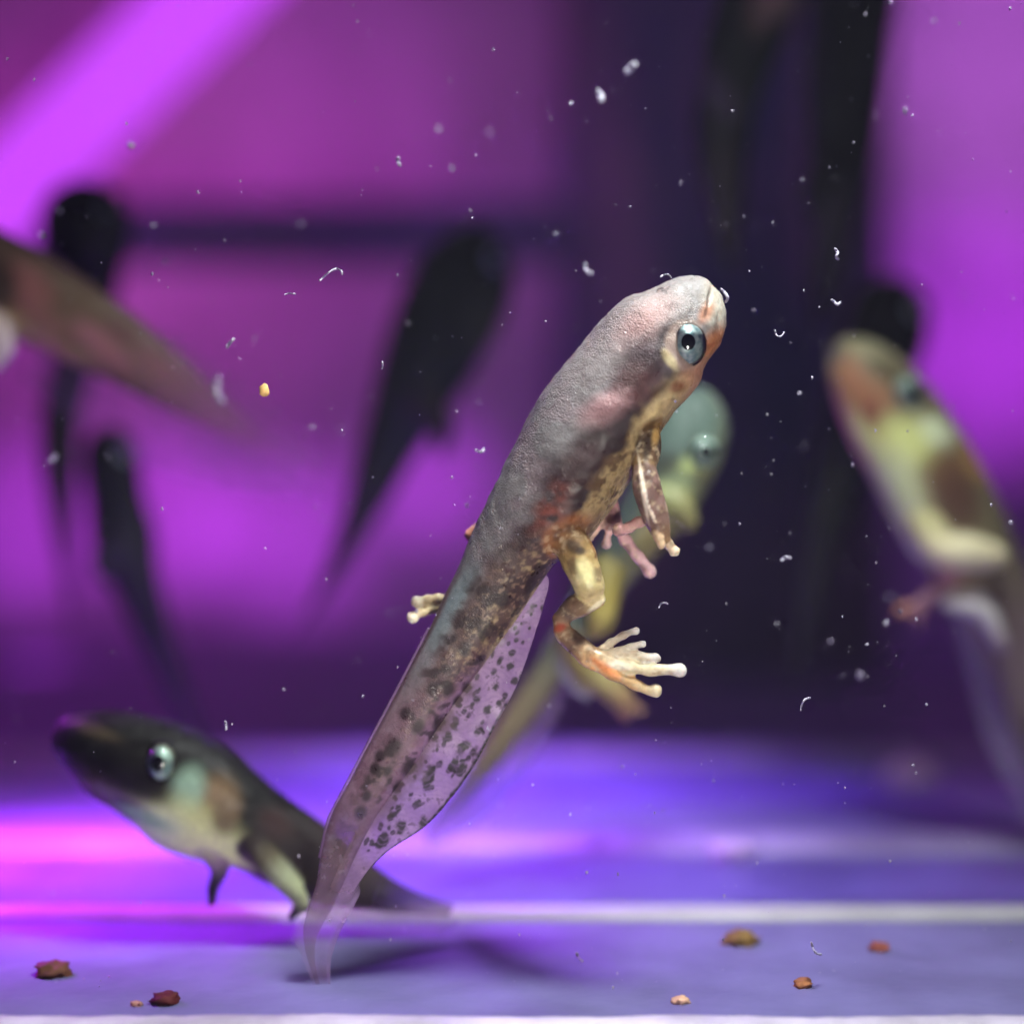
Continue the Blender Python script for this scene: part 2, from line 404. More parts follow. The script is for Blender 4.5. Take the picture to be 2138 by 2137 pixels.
nt.links.new(tc.outputs['Object'], mp.inputs[0]); nt.links.new(mp.outputs[0], n.inputs['Vector']); nt.links.new(n.outputs['Fac'], cr.inputs[0]); nt.links.new(cr.outputs[0], b.inputs['Base Color'])
a, b_ = P(1165, 0, 42), P(1872, 0, 42); V, F = [], []; ns = 40
for z in (Z0-.62, 26):
    for q in range(ns):
        t = 2*math.pi*q/ns; V.append(((a.x+b_.x)/2+(b_.x-a.x)/2*math.copysign(abs(math.cos(t))**.7, math.cos(t)), 31+2.2*math.sin(t), z))
F = [(q, (q+1) % ns, ns+(q+1) % ns, ns+q) for q in range(ns)]+[tuple(reversed(range(ns))), tuple(range(ns, 2*ns))]
board = link('column', pymesh('column', V, F), m)
tag(board, 'tall dark indigo column with plum streaks standing behind the tank', 'column')
a, b_ = P(-200, 470, 40), P(1180, 540, 40)
rail = box('shelf_rail', (a.x, 28.0, P(0, 545, 40).z), (b_.x, 29.3, P(0, 415, 40).z), plain('dark_rail', lin(112, 80, 134), .6, .3, noise=.3, nscale=.3), bevel=.2)
tag(rail, 'dark horizontal shelf rail running to the indigo column', 'rail')
# glowing violet tube lamp
V, F = [], []; p0, p1 = P(-420, 830, 34), P(760, -330, 34)
tube(V, F, [np.array(p0.lerp(p1, t)) for t in np.linspace(0, 1, 12)], [.98]*12, 24)
M_TUBE = plain('violet_tube_glow', (.03, .01, .05), em=lin(206, 72, 255), es=1.15)
lamp = bpy.data.objects.new('tube_lamp', None); COL.objects.link(lamp); lamp.location = p0
me = pymesh('tube', [Vector(v)-p0 for v in V], F); link('tube', me, M_TUBE, lamp)
for t, in ((0.02,), (.98,)):
    V, F = [], []; c = p0.lerp(p1, t); dr = (p1-p0).normalized()
    tube(V, F, [np.array(c-p0-dr*.8), np.array(c-p0+dr*.8)], [1.12, 1.12], 24); link('end_cap', pymesh('end_cap', V, F), M_BOARD, lamp)
tag(lamp, 'glowing violet tube lamp slanting across the wall', 'lamp')

# ------------------------------------------------------------------ the tank
tank = bpy.data.objects.new('aquarium', None); COL.objects.link(tank); tank.location = (0, 6, Z0-.62)
tag(tank, 'clear aquarium with ribbed pale floor holding the froglets', 'aquarium')
def tk(o): o.parent = tank; o.matrix_parent_inverse = Matrix.Translation(-Vector(tank.location)); return o
M_FLOOR = plain('tank_floor', lin(112, 108, 152), .42, .35, noise=.25, nscale=.9, bump=.02, bscale=2.3)
M_RIB = plain('tank_rib', lin(168, 166, 168), .4, .35, noise=.15, nscale=1.2)
YF, YR = 11.0-D0, 24.0-D0
tk(box('floor_panel', (-13, YF-.4, Z0-.6), (13, YR+.4, Z0), M_FLOOR, bevel=.02))
tk(box('front_pane', (-13, YF-.32, Z0+.003), (13, YF-.08, 9), M_GLASS, bevel=.01))
tk(box('rear_pane', (-13, YR, Z0+.003), (13, YR+.25, 9), M_GLASS, bevel=.01))
tk(box('side_pane', (-13.3, YF-.4, Z0-.6), (-13.003, YR+.4, 9), M_GLASS, bevel=.01))
tk(box('side_pane', (13.003, YF-.4, Z0-.6), (13.3, YR+.4, 9), M_GLASS, bevel=.01))
def rib(name, d, r, hgt, m, bump=0.0, x0=-12.98, x1=12.98):
    V, F = [], []; n = 220; sg = 10; rs = np.random.RandomState(int(d*10))
    w1 = np.convolve(rs.rand(n+30), np.ones(9)/9, 'same')[15:15+n]-.5
    for i in range(n):
        x = x0+(x1-x0)*i/(n-1); s = 1+bump*w1[i]*4
        for j in range(sg+1):
            a = math.pi*j/sg; V.append((x, d-D0-math.cos(a)*r*s, Z0-.02+math.sin(a)*hgt*s))
    for i in range(n-1):
        for j in range(sg): F.append((i*(sg+1)+j, (i+1)*(sg+1)+j, (i+1)*(sg+1)+j+1, i*(sg+1)+j+1))
    tk(link(name, pymesh(name, V, F), m))
M_STRIP = plain('floor_strip', lin(92, 82, 150), .35, .4, noise=.3, nscale=.8)
tk(box('floor_strip', (-12.9, 14.42-D0, Z0-.02), (12.9, 16.3-D0, Z0+.012), M_STRIP, bevel=.008, seg=1))
tk(box('floor_strip', (-12.9, 19.2-D0, Z0-.02), (12.9, 21.4-D0, Z0+.012), plain('floor_strip_violet', lin(120, 96, 182), .35, .4, noise=.3, nscale=.6), bevel=.008, seg=1))
rib('floor_rib', 14.05, .20, .11, M_RIB)
rib('floor_rib', 17.1, .5, .12, plain('tank_rib_soft', lin(150, 138, 175), .4, .35, noise=.3, nscale=.7), .2)
rib('floor_rib', 23.3, .6, .07, M_RIB, .3)
rib('silicone_seal', 11.12, .13, .05, plain('silicone', lin(205, 195, 210), .35, .5, noise=.4, nscale=1.2, bump=.05, bscale=4), .35)

# ------------------------------------------------------------------ main froglet
main_sec = [
 (1472,582,1507,618,22),(1452,575,1515,645,38),(1420,575,1517,675,58),(1378,592,1507,713,80),(1341,609,1490,740,94),(1303,622,1470,766,104),
 (1257,667,1453,806,116),(1206,729,1405,862,126),(1152,794,1372,915,132),(1112,853,1346,962,136),(1071,934,1312,1008,134),
 (1032,1012,1265,1078,122),(1000,1080,1215,1140,102),(972,1145,1160,1175,82),(949,1200,1112,1242,66),(924,1250,1082,1288,57),(897,1311,1040,1345,50),
 (863,1378,992,1412,44),(833,1436,950,1468,38),(799,1500,908,1530,33),(765,1563,868,1592,28),(732,1627,826,1648,24),
 (701,1681,788,1702,20),(684,1722,762,1748,17),(668,1790,738,1798,13),(659,1845,715,1852,10),(642,1895,690,1904,7),
 (632,1945,664,1952,5),(640,2000,659,2002,4),(660,2060,671,2062,3.5),(677,2115,686,2116,3)]
CR, GO, BR, DK, PK, OR, WH = (205,186,145), (160,128,70), (120,90,75), (48,36,30), (190,138,138), (190,120,80), (208,202,196)
def toe(pts, r0, r1, tip, c0, c1, c2=None):
    n = len(pts); out = []
    for i, p in enumerate(pts):
        t = i/(n-1); out.append((*p, (r0+(r1-r0)*t)*1.08, tuple(int(c0[q]+(c1[q]-c0[q])*t) for q in range(3))))
    e = pts[-1]; out[-1] = (*e, tip*1.18, c2 or c1); return dict(pts=out, n=26, nod=.13)
main_limbs = [
 # near arm: shoulder, elbow, forearm, hand
 dict(pts=[(1322,868,-48,38,(130,100,62)),(1342,905,-58,36,(100,74,44)),(1350,940,-74,28,DK),(1346,970,-88,23,(110,84,56))], n=20),
 dict(pts=[(1344,970,-90,22,(110,84,70)),(1350,1015,-104,28,(112,86,80)),(1364,1060,-106,28,(112,86,80)),(1376,1098,-102,23,(118,92,82)),(1386,1122,-98,15,(150,120,88))], n=26),
 toe([(1378,1105,-100),(1392,1130,-97),(1408,1150,-92)], 13, 9, 11, (165,130,100), (220,200,170)),
 toe([(1364,1095,-112),(1374,1120,-118),(1381,1138,-120)], 11, 7, 8, (150,118,95), (205,175,140)),
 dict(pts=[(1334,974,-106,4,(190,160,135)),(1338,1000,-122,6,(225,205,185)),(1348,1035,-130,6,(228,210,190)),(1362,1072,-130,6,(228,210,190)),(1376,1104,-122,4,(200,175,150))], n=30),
 dict(pts=[(1196,1104,-70,7,(170,110,70)),(1222,1130,-84,7,(150,100,60)),(1240,1160,-96,6,(120,90,60))], n=20),
 toe([(1356,1082,-94),(1330,1092,-78),(1306,1104,-66),(1292,1106,-60)], 11, 9, 10, (175,135,125), (215,165,160)),
 # far arm and hand
 dict(pts=[(1262,1030,30,20,PK),(1278,1075,34,19,PK),(1287,1098,36,17,(210,160,158))], n=16),
 toe([(1284,1095,36),(1312,1135,40),(1338,1170,42),(1356,1192,42)], 15, 11, 13, (200,150,150), (205,165,170)),
 toe([(1276,1096,30),(1268,1118,28),(1266,1136,26)], 10, 8, 10, (205,160,160), (220,185,185)),
 toe([(1262,1086,34),(1246,1108,34),(1234,1122,34)], 9, 7, 8, (205,160,150), (225,190,175)),
 # near hind leg: thigh, shank, tarsus
 dict(pts=[(1160,1106,-56,40,(140,88,56)),(1194,1138,-70,38,(120,88,54)),(1214,1180,-82,37,(150,125,80)),(1230,1222,-88,33,(176,160,112)),(1240,1249,-86,22,(190,168,120))], n=30),
 dict(pts=[(1244,1251,-86,20,(190,168,120)),(1212,1262,-74,26,(120,94,70)),(1186,1278,-62,22,(92,76,68)),(1170,1298,-58,16,(140,106,80))], n=24),
 dict(pts=[(1168,1292,-58,16,(150,108,82)),(1178,1320,-60,21,(130,100,76)),(1202,1344,-66,22,(95,72,60)),(1232,1370,-74,25,(205,165,120))], n=24),
 dict(pts=[(1228,1364,-74,20,(205,165,120)),(1256,1378,-80,22,(198,172,134)),(1284,1386,-82,16,(205,190,160))], n=16),
 toe([(1236,1380,-80),(1275,1404,-86),(1320,1425,-90),(1352,1440,-92),(1368,1441,-92)], 15, 9, 13, (215,160,105), (190,165,120), (205,190,155)),
 toe([(1258,1376,-82),(1310,1390,-90),(1352,1398,-94),(1396,1398,-96),(1419,1399,-96)], 15, 10, 13, (200,180,142), (200,190,160), WH),
 toe([(1262,1372,-76),(1310,1368,-76),(1345,1371,-76),(1368,1374,-76)], 12, 9, 10, (196,176,140), (194,184,168), WH),
 toe([(1258,1368,-70),(1300,1354,-68),(1324,1347,-70),(1343,1344,-70)], 9, 6, 7, (196,176,145), (190,180,166), WH),
 toe([(1250,1360,-58),(1282,1338,-46),(1308,1323,-40),(1328,1317,-36)], 10, 7, 8, (196,176,145), (196,186,172), WH),
 # far hind leg: knee just past the back, foot beyond the tail base
 dict(pts=[(1060,1100,60,30,OR),(1010,1108,70,24,(200,130,105)),(986,1116,74,17,(205,140,115))], n=16),
 dict(pts=[(990,1118,72,16,(205,140,115)),(1000,1180,66,18,BR),(975,1240,60,16,BR),(940,1255,60,15,CR)], n=20),
 toe([(935,1252,60),(905,1250,60),(884,1252,60),(872,1256,60)], 13, 8, 12, CR, CR, (232,220,195)),
 toe([(930,1264,60),(900,1272,62),(876,1280,62),(863,1288,62)], 12, 8, 12, CR, CR, (232,220,195)),
]
T3 = lambda pts: [(550+x*.3366, 1200+y*.3366, r*.3366) for x, y, r in pts]
SPOTS = T3([(1440,690,26),(1325,770,28),(1245,845,22),(1275,868,22),(1390,838,30),(1190,905,26),(1188,935,24),(1335,960,30),(1145,1005,32),(1230,1075,36),(1262,1060,26),(1300,1105,30),
 (900,1198,42),(770,1215,26),(690,1205,30),(1090,1172,24),(1042,1215,34),(1025,1260,34),(1018,1310,28),(1175,1182,30),(1225,1212,32),(840,1312,34),(955,1415,26),(810,1480,28),(838,1438,26),(790,1500,22),
 (855,1560,38),(745,1640,38),(985,1530,30),(1540,485,22),(1430,600,24),(1558,660,22),(1465,540,20),(1530,562,24),(1180,1365,30),(1170,1380,22),(1465,800,24),(1085,930,38),(1060,1010,30),(715,1680,24),(640,1370,30),(600,1470,34),
 (1245,460,34),(1180,395,24),(1120,580,26),(1050,705,36),(1150,705,38),(1350,520,30),(810,1060,44),(720,1120,30),(1660,25,22),(960,940,40),(880,860,34),(1210,780,30),(1260,700,30),(1660,240,14),(1600,300,12),(1570,400,14),(1520,430,12),(1690,190,10),(1650,330,10),(1560,330,10),(1610,420,10)])
rs = np.random.RandomState(3)
def main_paint(p, s, v, co, alpha, gran):
    n1, n2, n3 = fbm(co, 4.5, 1), fbm(co, 11, 2), fbm(co, 24, 3)
    y = p.q[:, 1]; x = p.q[:, 0]
    vv = v+(n1-.5)*.34+(n2-.5)*.22
    p.fill((112, 107, 108))
    p.mix((128, 108, 114), sstep(.45, .65, n1)*.5)
    p.mix((150, 136, 136), sstep(.15, -.6, v)*.55*sstep(900, 700, y))
    p.mix((44, 30, 34), sstep(-.34, .04, vv)*sstep(690, 830, y)*.95)                        # dark purple-brown flank
    p.mix((158, 136, 98), sstep(.46, .62, vv)*sstep(745, 830, y))                     # golden belly side
    p.mix((222, 198, 150), sstep(.80, .96, v+(n2-.5)*.2)*sstep(900, 990, y))
    p.mix((74, 52, 40), sstep(.56, .68, n2)*sstep(.35, .55, vv)*sstep(800, 900, y)*.85); p.mix((96, 72, 50), sstep(.52, .62, n3)*sstep(.4, .6, vv)*sstep(780, 860, y)*.55)  # mottles
    # head
    p.mix((146, 140, 138), p.ell(1440, 620, 105, 60, -25, .6)*.9)
    p.mix((178, 170, 156), p.ell(1500, 640, 28, 62, -8, .6))
    p.mix((182, 136, 132), p.ell(1350, 668, 62, 30, -40, .9)*.6)
    p.mix((62, 44, 50), p.ell(1352, 765, 66, 34, 62, .6)*.85)
    p.mix((82, 54, 54), p.ell(1330, 800, 48, 40, 50, .6)*.8)
    p.mix((190, 120, 75), p.ell(1492, 722, 22, 42, 30, .6)*.9)
    p.mix((205, 150, 120), p.ell(1450, 790, 26, 46, 36, .6)*.9)
    p.mix((196, 172, 126), p.ell(1385, 848, 20, 70, 42, .6)*.8)
    p.mix((110, 56, 40), p.ell(1412, 806, 16, 10, -30, .6)*.8)
    p.mix((178, 110, 72), p.ell(1474, 652, 12, 22, 25, .7)*.7)
    p.mix((70, 46, 40), np.maximum(p.ell(1479, 622, 3.0, 26, 8, .5), p.ell(1473, 652, 3.5, 10, 10, .5))*.75)
    p.mix((172, 132, 134), p.ell(1262, 852, 50, 26, -30, .8)*.85)
    p.mix((64, 44, 46), p.ell(1195, 985, 95, 36, -52, .6)*.75)
    p.mix((52, 38, 44), p.ell(1384, 722, 14, 44, 12, .6)*.7)  # shadow beside the eye, painted into the skin colour
    p.mix((196, 170, 156), p.ell(1431, 719, 43, 53, 0, .15)*.55); p.mix((206, 190, 140), p.ell(1399, 750, 10, 24, -35, .5)*.6)
    # groin and tail root
    p.mix((150, 74, 58), p.ell(1150, 1064, 26, 56, 30, .9)*sstep(.3, .65, n2+.05)*.55)
    p.mix((205, 120, 62), p.ell(1190, 1112, 44, 26, -30, .7)*.85)
    tl = sstep(1090, 1200, y+(v*60))
    p.mix((84, 62, 60), tl*sstep(-.55, -.15, vv)*.95)
    p.mix((70, 50, 46), tl*sstep(.5, .66, n1*.5+n2*.5)*sstep(-.5, -.1, v)*.9)
    p.mix((176, 152, 116), tl*sstep(.50, .64, n2*.6+n3*.4)*sstep(-.2, .3, v)*.75)
    p.mix((188, 168, 122), tl*sstep(.72, .95, v+(n2-.5)*.35)*sstep(1560, 1420, y)*.9)
    p.mix((112, 124, 128), tl*sstep(-.35, -.55, v)*sstep(-.95, -.75, v)*sstep(1460, 1250, y)*.8)
    p.mix((92, 64, 66), tl*sstep(-.78, -.9, v)*.8)
    lo = sstep(1420, 1640, y)
    p.mix((150, 118, 140), lo*.75); p.mix((92, 62, 80), lo*sstep(.5, .62, n1)*.7*sstep(1800, 1650, y))
    p.mix((190, 180, 205), sstep(.56, .68, n3)*sstep(1680, 1740, y)*.6)
    n4, n5 = fbm(co, 38, 9), fbm(co, 7, 10)
    p.mix((58, 40, 42), tl*sstep(.48, .58, n5)*sstep(-.75, -.3, v)*.8)
    p.mix((40, 27, 32), tl*sstep(.56, .64, n4*.55+n2*.45)*sstep(-.7, -.2, v)*.75)
    p.mix((160, 132, 108), tl*sstep(.58, .66, n4)*sstep(-.4, .1, v)*.45*sstep(1750, 1600, y))
    p.mix((118, 86, 100), tl*sstep(1330, 1500, y)*.55); p.mix((150, 116, 150), tl*sstep(.30, .85, v+(n2-.5)*.7)*sstep(1330, 1470, y)*.75)
    p.mix((40, 26, 32), tl*sstep(.53, .60, n2*.6+n5*.4)*sstep(-.7, -.2, v)*sstep(1760, 1650, y)*.8)
    for (sx, sy, r) in SPOTS:
        p.mix((44, 30, 36), p.ell(sx, sy, r*1.0, r*1.25, 30, .55)*.92)
    p.c = p.c*(.92-.08*tl)[:, None]
    gran = gran*sstep(.35, .0, v)*(1-.85*tl)*sstep(560, 680, y)*(.45+1.1*sstep(.3, .7, n1))+.04
    alpha = alpha*(1-.48*sstep(1600, 1860, y)-.26*sstep(1860, 1970, y)-.20*sstep(1980, 2095, y))
    return alpha, gran
def main_post(p, s, v, co):
    n2, n6 = fbm(co, 8, 5), fbm(co, 22, 15); foot = sstep(1235, 1290, p.q[:, 0])*sstep(1310, 1345, p.q[:, 1])
    p.mix((78, 56, 44), sstep(.52, .66, n2)*p.lw*.6*(1-.7*foot)); p.mix((205, 185, 150), sstep(.56, .68, n6)*p.lw*.35); p.mix((120, 88, 70), sstep(.54, .66, n6*.5+n2*.5)*foot*p.lw*.4)
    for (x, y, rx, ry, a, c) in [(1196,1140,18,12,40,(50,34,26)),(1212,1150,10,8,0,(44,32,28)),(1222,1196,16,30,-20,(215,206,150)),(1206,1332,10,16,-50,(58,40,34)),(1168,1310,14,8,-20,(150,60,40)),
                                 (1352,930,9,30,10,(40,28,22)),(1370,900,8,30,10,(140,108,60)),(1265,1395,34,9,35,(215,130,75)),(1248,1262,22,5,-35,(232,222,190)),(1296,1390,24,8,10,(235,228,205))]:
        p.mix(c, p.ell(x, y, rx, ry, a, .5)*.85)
    t = p.ell(1344, 1022, 4, 62, -9, .5); p.mix((235, 220, 200), t*.8*(p.q[:, 0] < 1365))  # highlight along the forearm skin fold, painted as a pale stripe
main_paint_f = main_paint
class MP:
    def __call__(s, *a): return main_paint(*a)
    def post(s, *a): main_post(*a)
_r = np.random.RandomState(5); FLECKS = []
for _ in range(60):
    t_ = _r.rand(); u_ = _r.rand()**.8
    FX = np.interp(t_, np.linspace(0, 1, 9), [1100, 1060, 1015, 965, 920, 875, 830, 790, 750]); FY = np.interp(t_, np.linspace(0, 1, 9), [1240, 1300, 1365, 1430, 1495, 1560, 1620, 1680, 1740])
    FLECKS.append((FX+u_*95*math.sin(math.pi*(.25+.7*t_)), FY+u_*50, 5+7*_r.rand()*(1-.4*u_), 3+3.5*_r.rand(), 2.1+_r.randn()*.35))
def fin_main(Q, U, VV):
    n1, n2 = fbm(VV, 7, 4), fbm(VV, 26, 6)
    c = np.tile(np.array(lin(170, 134, 182)), (len(Q), 1)); al = .72+.25*(n1-.5)
    def mx(col, wt, a=None):
        nonlocal c, al
        c = c*(1-wt[:, None])+np.array(lin(*col))*wt[:, None]
        if a is not None: al = al*(1-wt)+a*wt
    mx((190, 156, 194), sstep(.4, .7, n1)*.6)
    mx((205, 165, 140), sstep(.35, .0, U[:, 1])*.5)
    for (sx, sy, r) in SPOTS:
        r = r*1.18; d = np.hypot((Q[:, 0]-sx)*1.12+(Q[:, 1]-sy)*.25, (Q[:, 1]-sy)*.9)+(n2-.5)*r*1.5+(n1-.5)*r*.8
        mx((34, 24, 34), (1-sstep(r*.55, r*1.15, d))*.93, .95)
    for (fx, fy, a_, b2, ang) in FLECKS:
        dx, dy = Q[:, 0]-fx, Q[:, 1]-fy; ca, sa = math.cos(ang), math.sin(ang)
        near = np.where(np.hypot(dx, dy) < a_*1.8)[0]
        if len(near):
            e = np.hypot((dx[near]*ca+dy[near]*sa)/a_, (-dx[near]*sa+dy[near]*ca)/b2)+(n2[near]-.5)*.9
            wt = np.zeros(len(Q)); wt[near] = (1-sstep(.6, 1.15, e))*.88; mx((36, 25, 36), wt, .95)
    edge = sstep(.94, .98, U[:, 1]+(n2-.5)*.03)*sstep(.28, .42, U[:, 0])*sstep(.97, .9, U[:, 0])
    mx((22, 14, 26), edge, .97)
    vein = np.abs(np.sin(U[:, 0]*160+U[:, 1]*9+(n1-.5)*14))**8*sstep(.1, .5, U[:, 1])
    mx((150, 112, 165), vein*.35, .7)
    mx((70, 50, 62), sstep(.60, .70, n2)*sstep(.45, .6, n1)*.6, .8)
    mx((92, 66, 68), sstep(.46, .16, U[:, 1]+(n1-.5)*.4+(n2-.5)*.2)*sstep(.9, .6, U[:, 0])*.75, .85)
    al = al*(1-.35*sstep(1780, 1860, Q[:, 1]))*(1-sstep(.93, 1, U[:, 0]))
    return np.hstack([c, al[:, None]])
fin1 = dict(nu=420, nv=110, t=5, wob=6,
  inner=[(1124,1184),(1108,1200),(1070,1262),(1022,1322),(966,1400),(918,1470),(872,1540),(828,1610),(784,1675),(744,1735),(712,1800),(690,1850),(668,1905)],
  outer=[(1131,1188),(1146,1212),(1137,1256),(1116,1325),(1085,1415),(1060,1468),(1030,1522),(988,1600),(936,1672),(884,1727),(806,1779),(756,1836),(716,1908)],
  paint=fin_main)
def fin_tip(Q, U, VV):
    n2 = fbm(VV, 10, 8); c = np.tile(np.array(lin(200, 165, 215)), (len(Q), 1)); al = .26+.22*(n2-.4)-.18*U[:, 0]+.12*(U[:, 1] > .9)
    al = np.clip(al, .05, .6)*sstep(0, .22, U[:, 0])*sstep(0, .12, U[:, 1])*sstep(1., .8, U[:, 0])
    return np.hstack([c, al[:, None]])
fin2 = dict(nu=90, nv=24, t=3, wob=8, inner=[(676,1755),(660,1850),(618,1928),(608,1955),(630,2000),(652,2060),(668,2120)],
            outer=[(742,1835),(752,1862),(722,1920),(704,1960),(690,2010),(690,2060),(696,2122)], paint=fin_tip)
def fin_back(Q, U, VV):
    c = np.tile(np.array(lin(170, 130, 175)), (len(Q), 1)); al = np.full(len(Q), .5)
    e = sstep(.7, .95, U[:, 1]); c = c*(1-e[:, None]*.7)+np.array(lin(60, 40, 70))*e[:, None]*.7
    return np.hstack([c, (al+.3*e)[:, None]])
fin3 = dict(nu=160, nv=10, t=2, inner=[(903,1315),(842,1440),(775,1565),(712,1682),(696,1724),(680,1790)], outer=[(893,1309),(828,1434),(760,1561),(697,1679),(680,1718),(664,1790)], paint=fin_back)
froglet('froglet with grey grainy back, pink snout and dark-spotted lilac tail fin standing on its tail', D0, main_sec, main_limbs,
  eyes=[dict(x=1431, y=719, yo=-58, r=47, sx=.87, dir=(.02, -.99, .0), ia=62, pa=20, lw=.14), dict(x=1345, y=655, yo=62, r=40, sx=.9, dir=(-.3, .93, .2), ia=60)],
  paint=MP(), fins=[fin1, fin2, fin3], voxel=.0125, smooth=4, mskin=M_SKIN, rings=260, seg=72,
  bumps=[(1262,850,46,30,-35,13),(1300,768,24,48,40,-7),(1400,668,40,16,-35,7),(1352,800,22,50,35,-6),(1185,960,40,60,-50,6),(1120,1010,14,50,25,-4),(1150,1040,10,40,30,4),
         (1480,622,5,26,8,-3),(1490,660,14,30,0,4),(1440,800,18,40,40,6),(1380,850,12,60,42,5),(1230,930,30,20,-40,-5),(1290,900,30,24,-40,4)])

# ------------------------------------------------------------------ the other froglets
def soft_paint(back, flank, belly, tailc, spots=(), split=(.0, .35, .6), clear_from=.8, clear_to=.25, mottle=.5):
    def f(p, s, v, co, alpha, gran):
        n1, n2 = fbm(co, 3, 11), fbm(co, 7, 12); vv = v+(n1-.5)*.4
        p.fill(back); p.mix(flank, sstep(split[0], split[1], vv)); p.mix(belly, sstep(split[1]+.05, split[2]+.05, vv)*sstep(.62, .5, s))
        p.mix(back, sstep(.5, .62, n2)*mottle*sstep(-.2, .4, v)*sstep(.35, .5, s))
        p.mix(tailc, sstep(.5, .72, s)*.85)
        for (x, y, rx, ry, a, c) in spots: p.mix(c, p.ell(x, y, rx, ry, a, .6)*.9)
        alpha = alpha*(1-(1-clear_to)*sstep(clear_from, 1, s)); return alpha, gran*.3
    return f
def fin_soft(col, al, spots=True):
    def f(Q, U, VV):
        n = fbm(VV, 3, 21); c = np.tile(np.array(lin(*col)), (len(Q), 1))
        return np.hstack([c, np.clip(al*(1-.45*U[:, 1])*(1-.4*U[:, 0])+(n-.5)*.2, .03, 1)[:, None]])
    return f

# dark froglet resting by the floor
PALE = (240, 248, 170)
froglet('near-black froglet with pale teal eye ring and cream-yellow throat, low over the floor', 13.35,
 [(103,1541,107,1564,15),(126,1499,145,1614,55),(164,1486,180,1656,80),(222,1480,222,1682,100),(298,1488,275,1720,115),(374,1507,320,1762,125),(432,1532,380,1787,130),
  (489,1568,440,1803,125),(546,1621,500,1815,115),(603,1667,560,1845,95),(680,1721,620,1870,70),(760,1790,700,1890,45),(850,1850,820,1905,22),(950,1888,940,1912,9)],
 limbs=[dict(pts=[(440,1770,-60,26,(200,195,160)),(458,1815,-66,20,(150,120,150)),(448,1842,-66,14,(60,46,66)),(443,1862,-66,13,(26,20,36)),(446,1884,-64,8,(60,40,66))]),
        toe([(444,1866,-66),(438,1880,-68),(436,1890,-70)], 8, 6, 6, (30,24,40), (80,55,90)),
        dict(pts=[(530,1760,-84,30,(50,42,38)),(560,1800,-88,26,(90,84,66)),(590,1835,-84,24,(150,155,125)),(622,1868,-80,20,(170,175,135)),(640,1892,-78,13,(120,120,95))]),
        dict(pts=[(636,1886,-86,14,(150,150,120)),(618,1902,-84,12,(60,50,60)),(606,1915,-82,9,(60,45,70))])],
 eyes=[dict(x=340, y=1590, yo=-106, r=38, sx=.82, dir=(-.05, -.99, .05), ia=58, pa=25, pale=True, lw=.22), dict(x=300, y=1540, yo=96, r=34, dir=(-.2, .9, .3), pale=True)],
 paint=soft_paint((28,27,27), (44,35,31), (60,48,40), (62,50,50), [(448,1680,46,56,10,(128,104,76)),(388,1656,34,52,20,(150,180,156)),(385,1742,118,62,24,PALE),(330,1728,70,40,30,(215,228,185)),
   (440,1775,80,40,12,(235,240,172)),(470,1700,26,40,10,(110,92,70)),(250,1668,60,16,28,(110,96,104)),(260,1690,30,14,40,(60,58,80)),(130,1540,34,60,0,(14,14,22)),(200,1580,70,26,25,(18,16,22)),(300,1640,60,30,20,(30,26,34)),
   (300,1706,56,14,22,(150,185,150)),(200,1525,50,14,20,(70,60,46)),(525,1770,24,14,20,(150,150,130)),(575,1720,40,30,40,(56,40,40))], clear_from=.75, clear_to=.35),
 fins=[dict(inner=[(640,1860),(720,1885),(820,1902),(930,1905)], outer=[(640,1890),(740,1960),(860,1985),(960,1925)], paint=fin_soft((150,95,165), .42), t=4)], voxel=.032, mskin=M_SOFT)

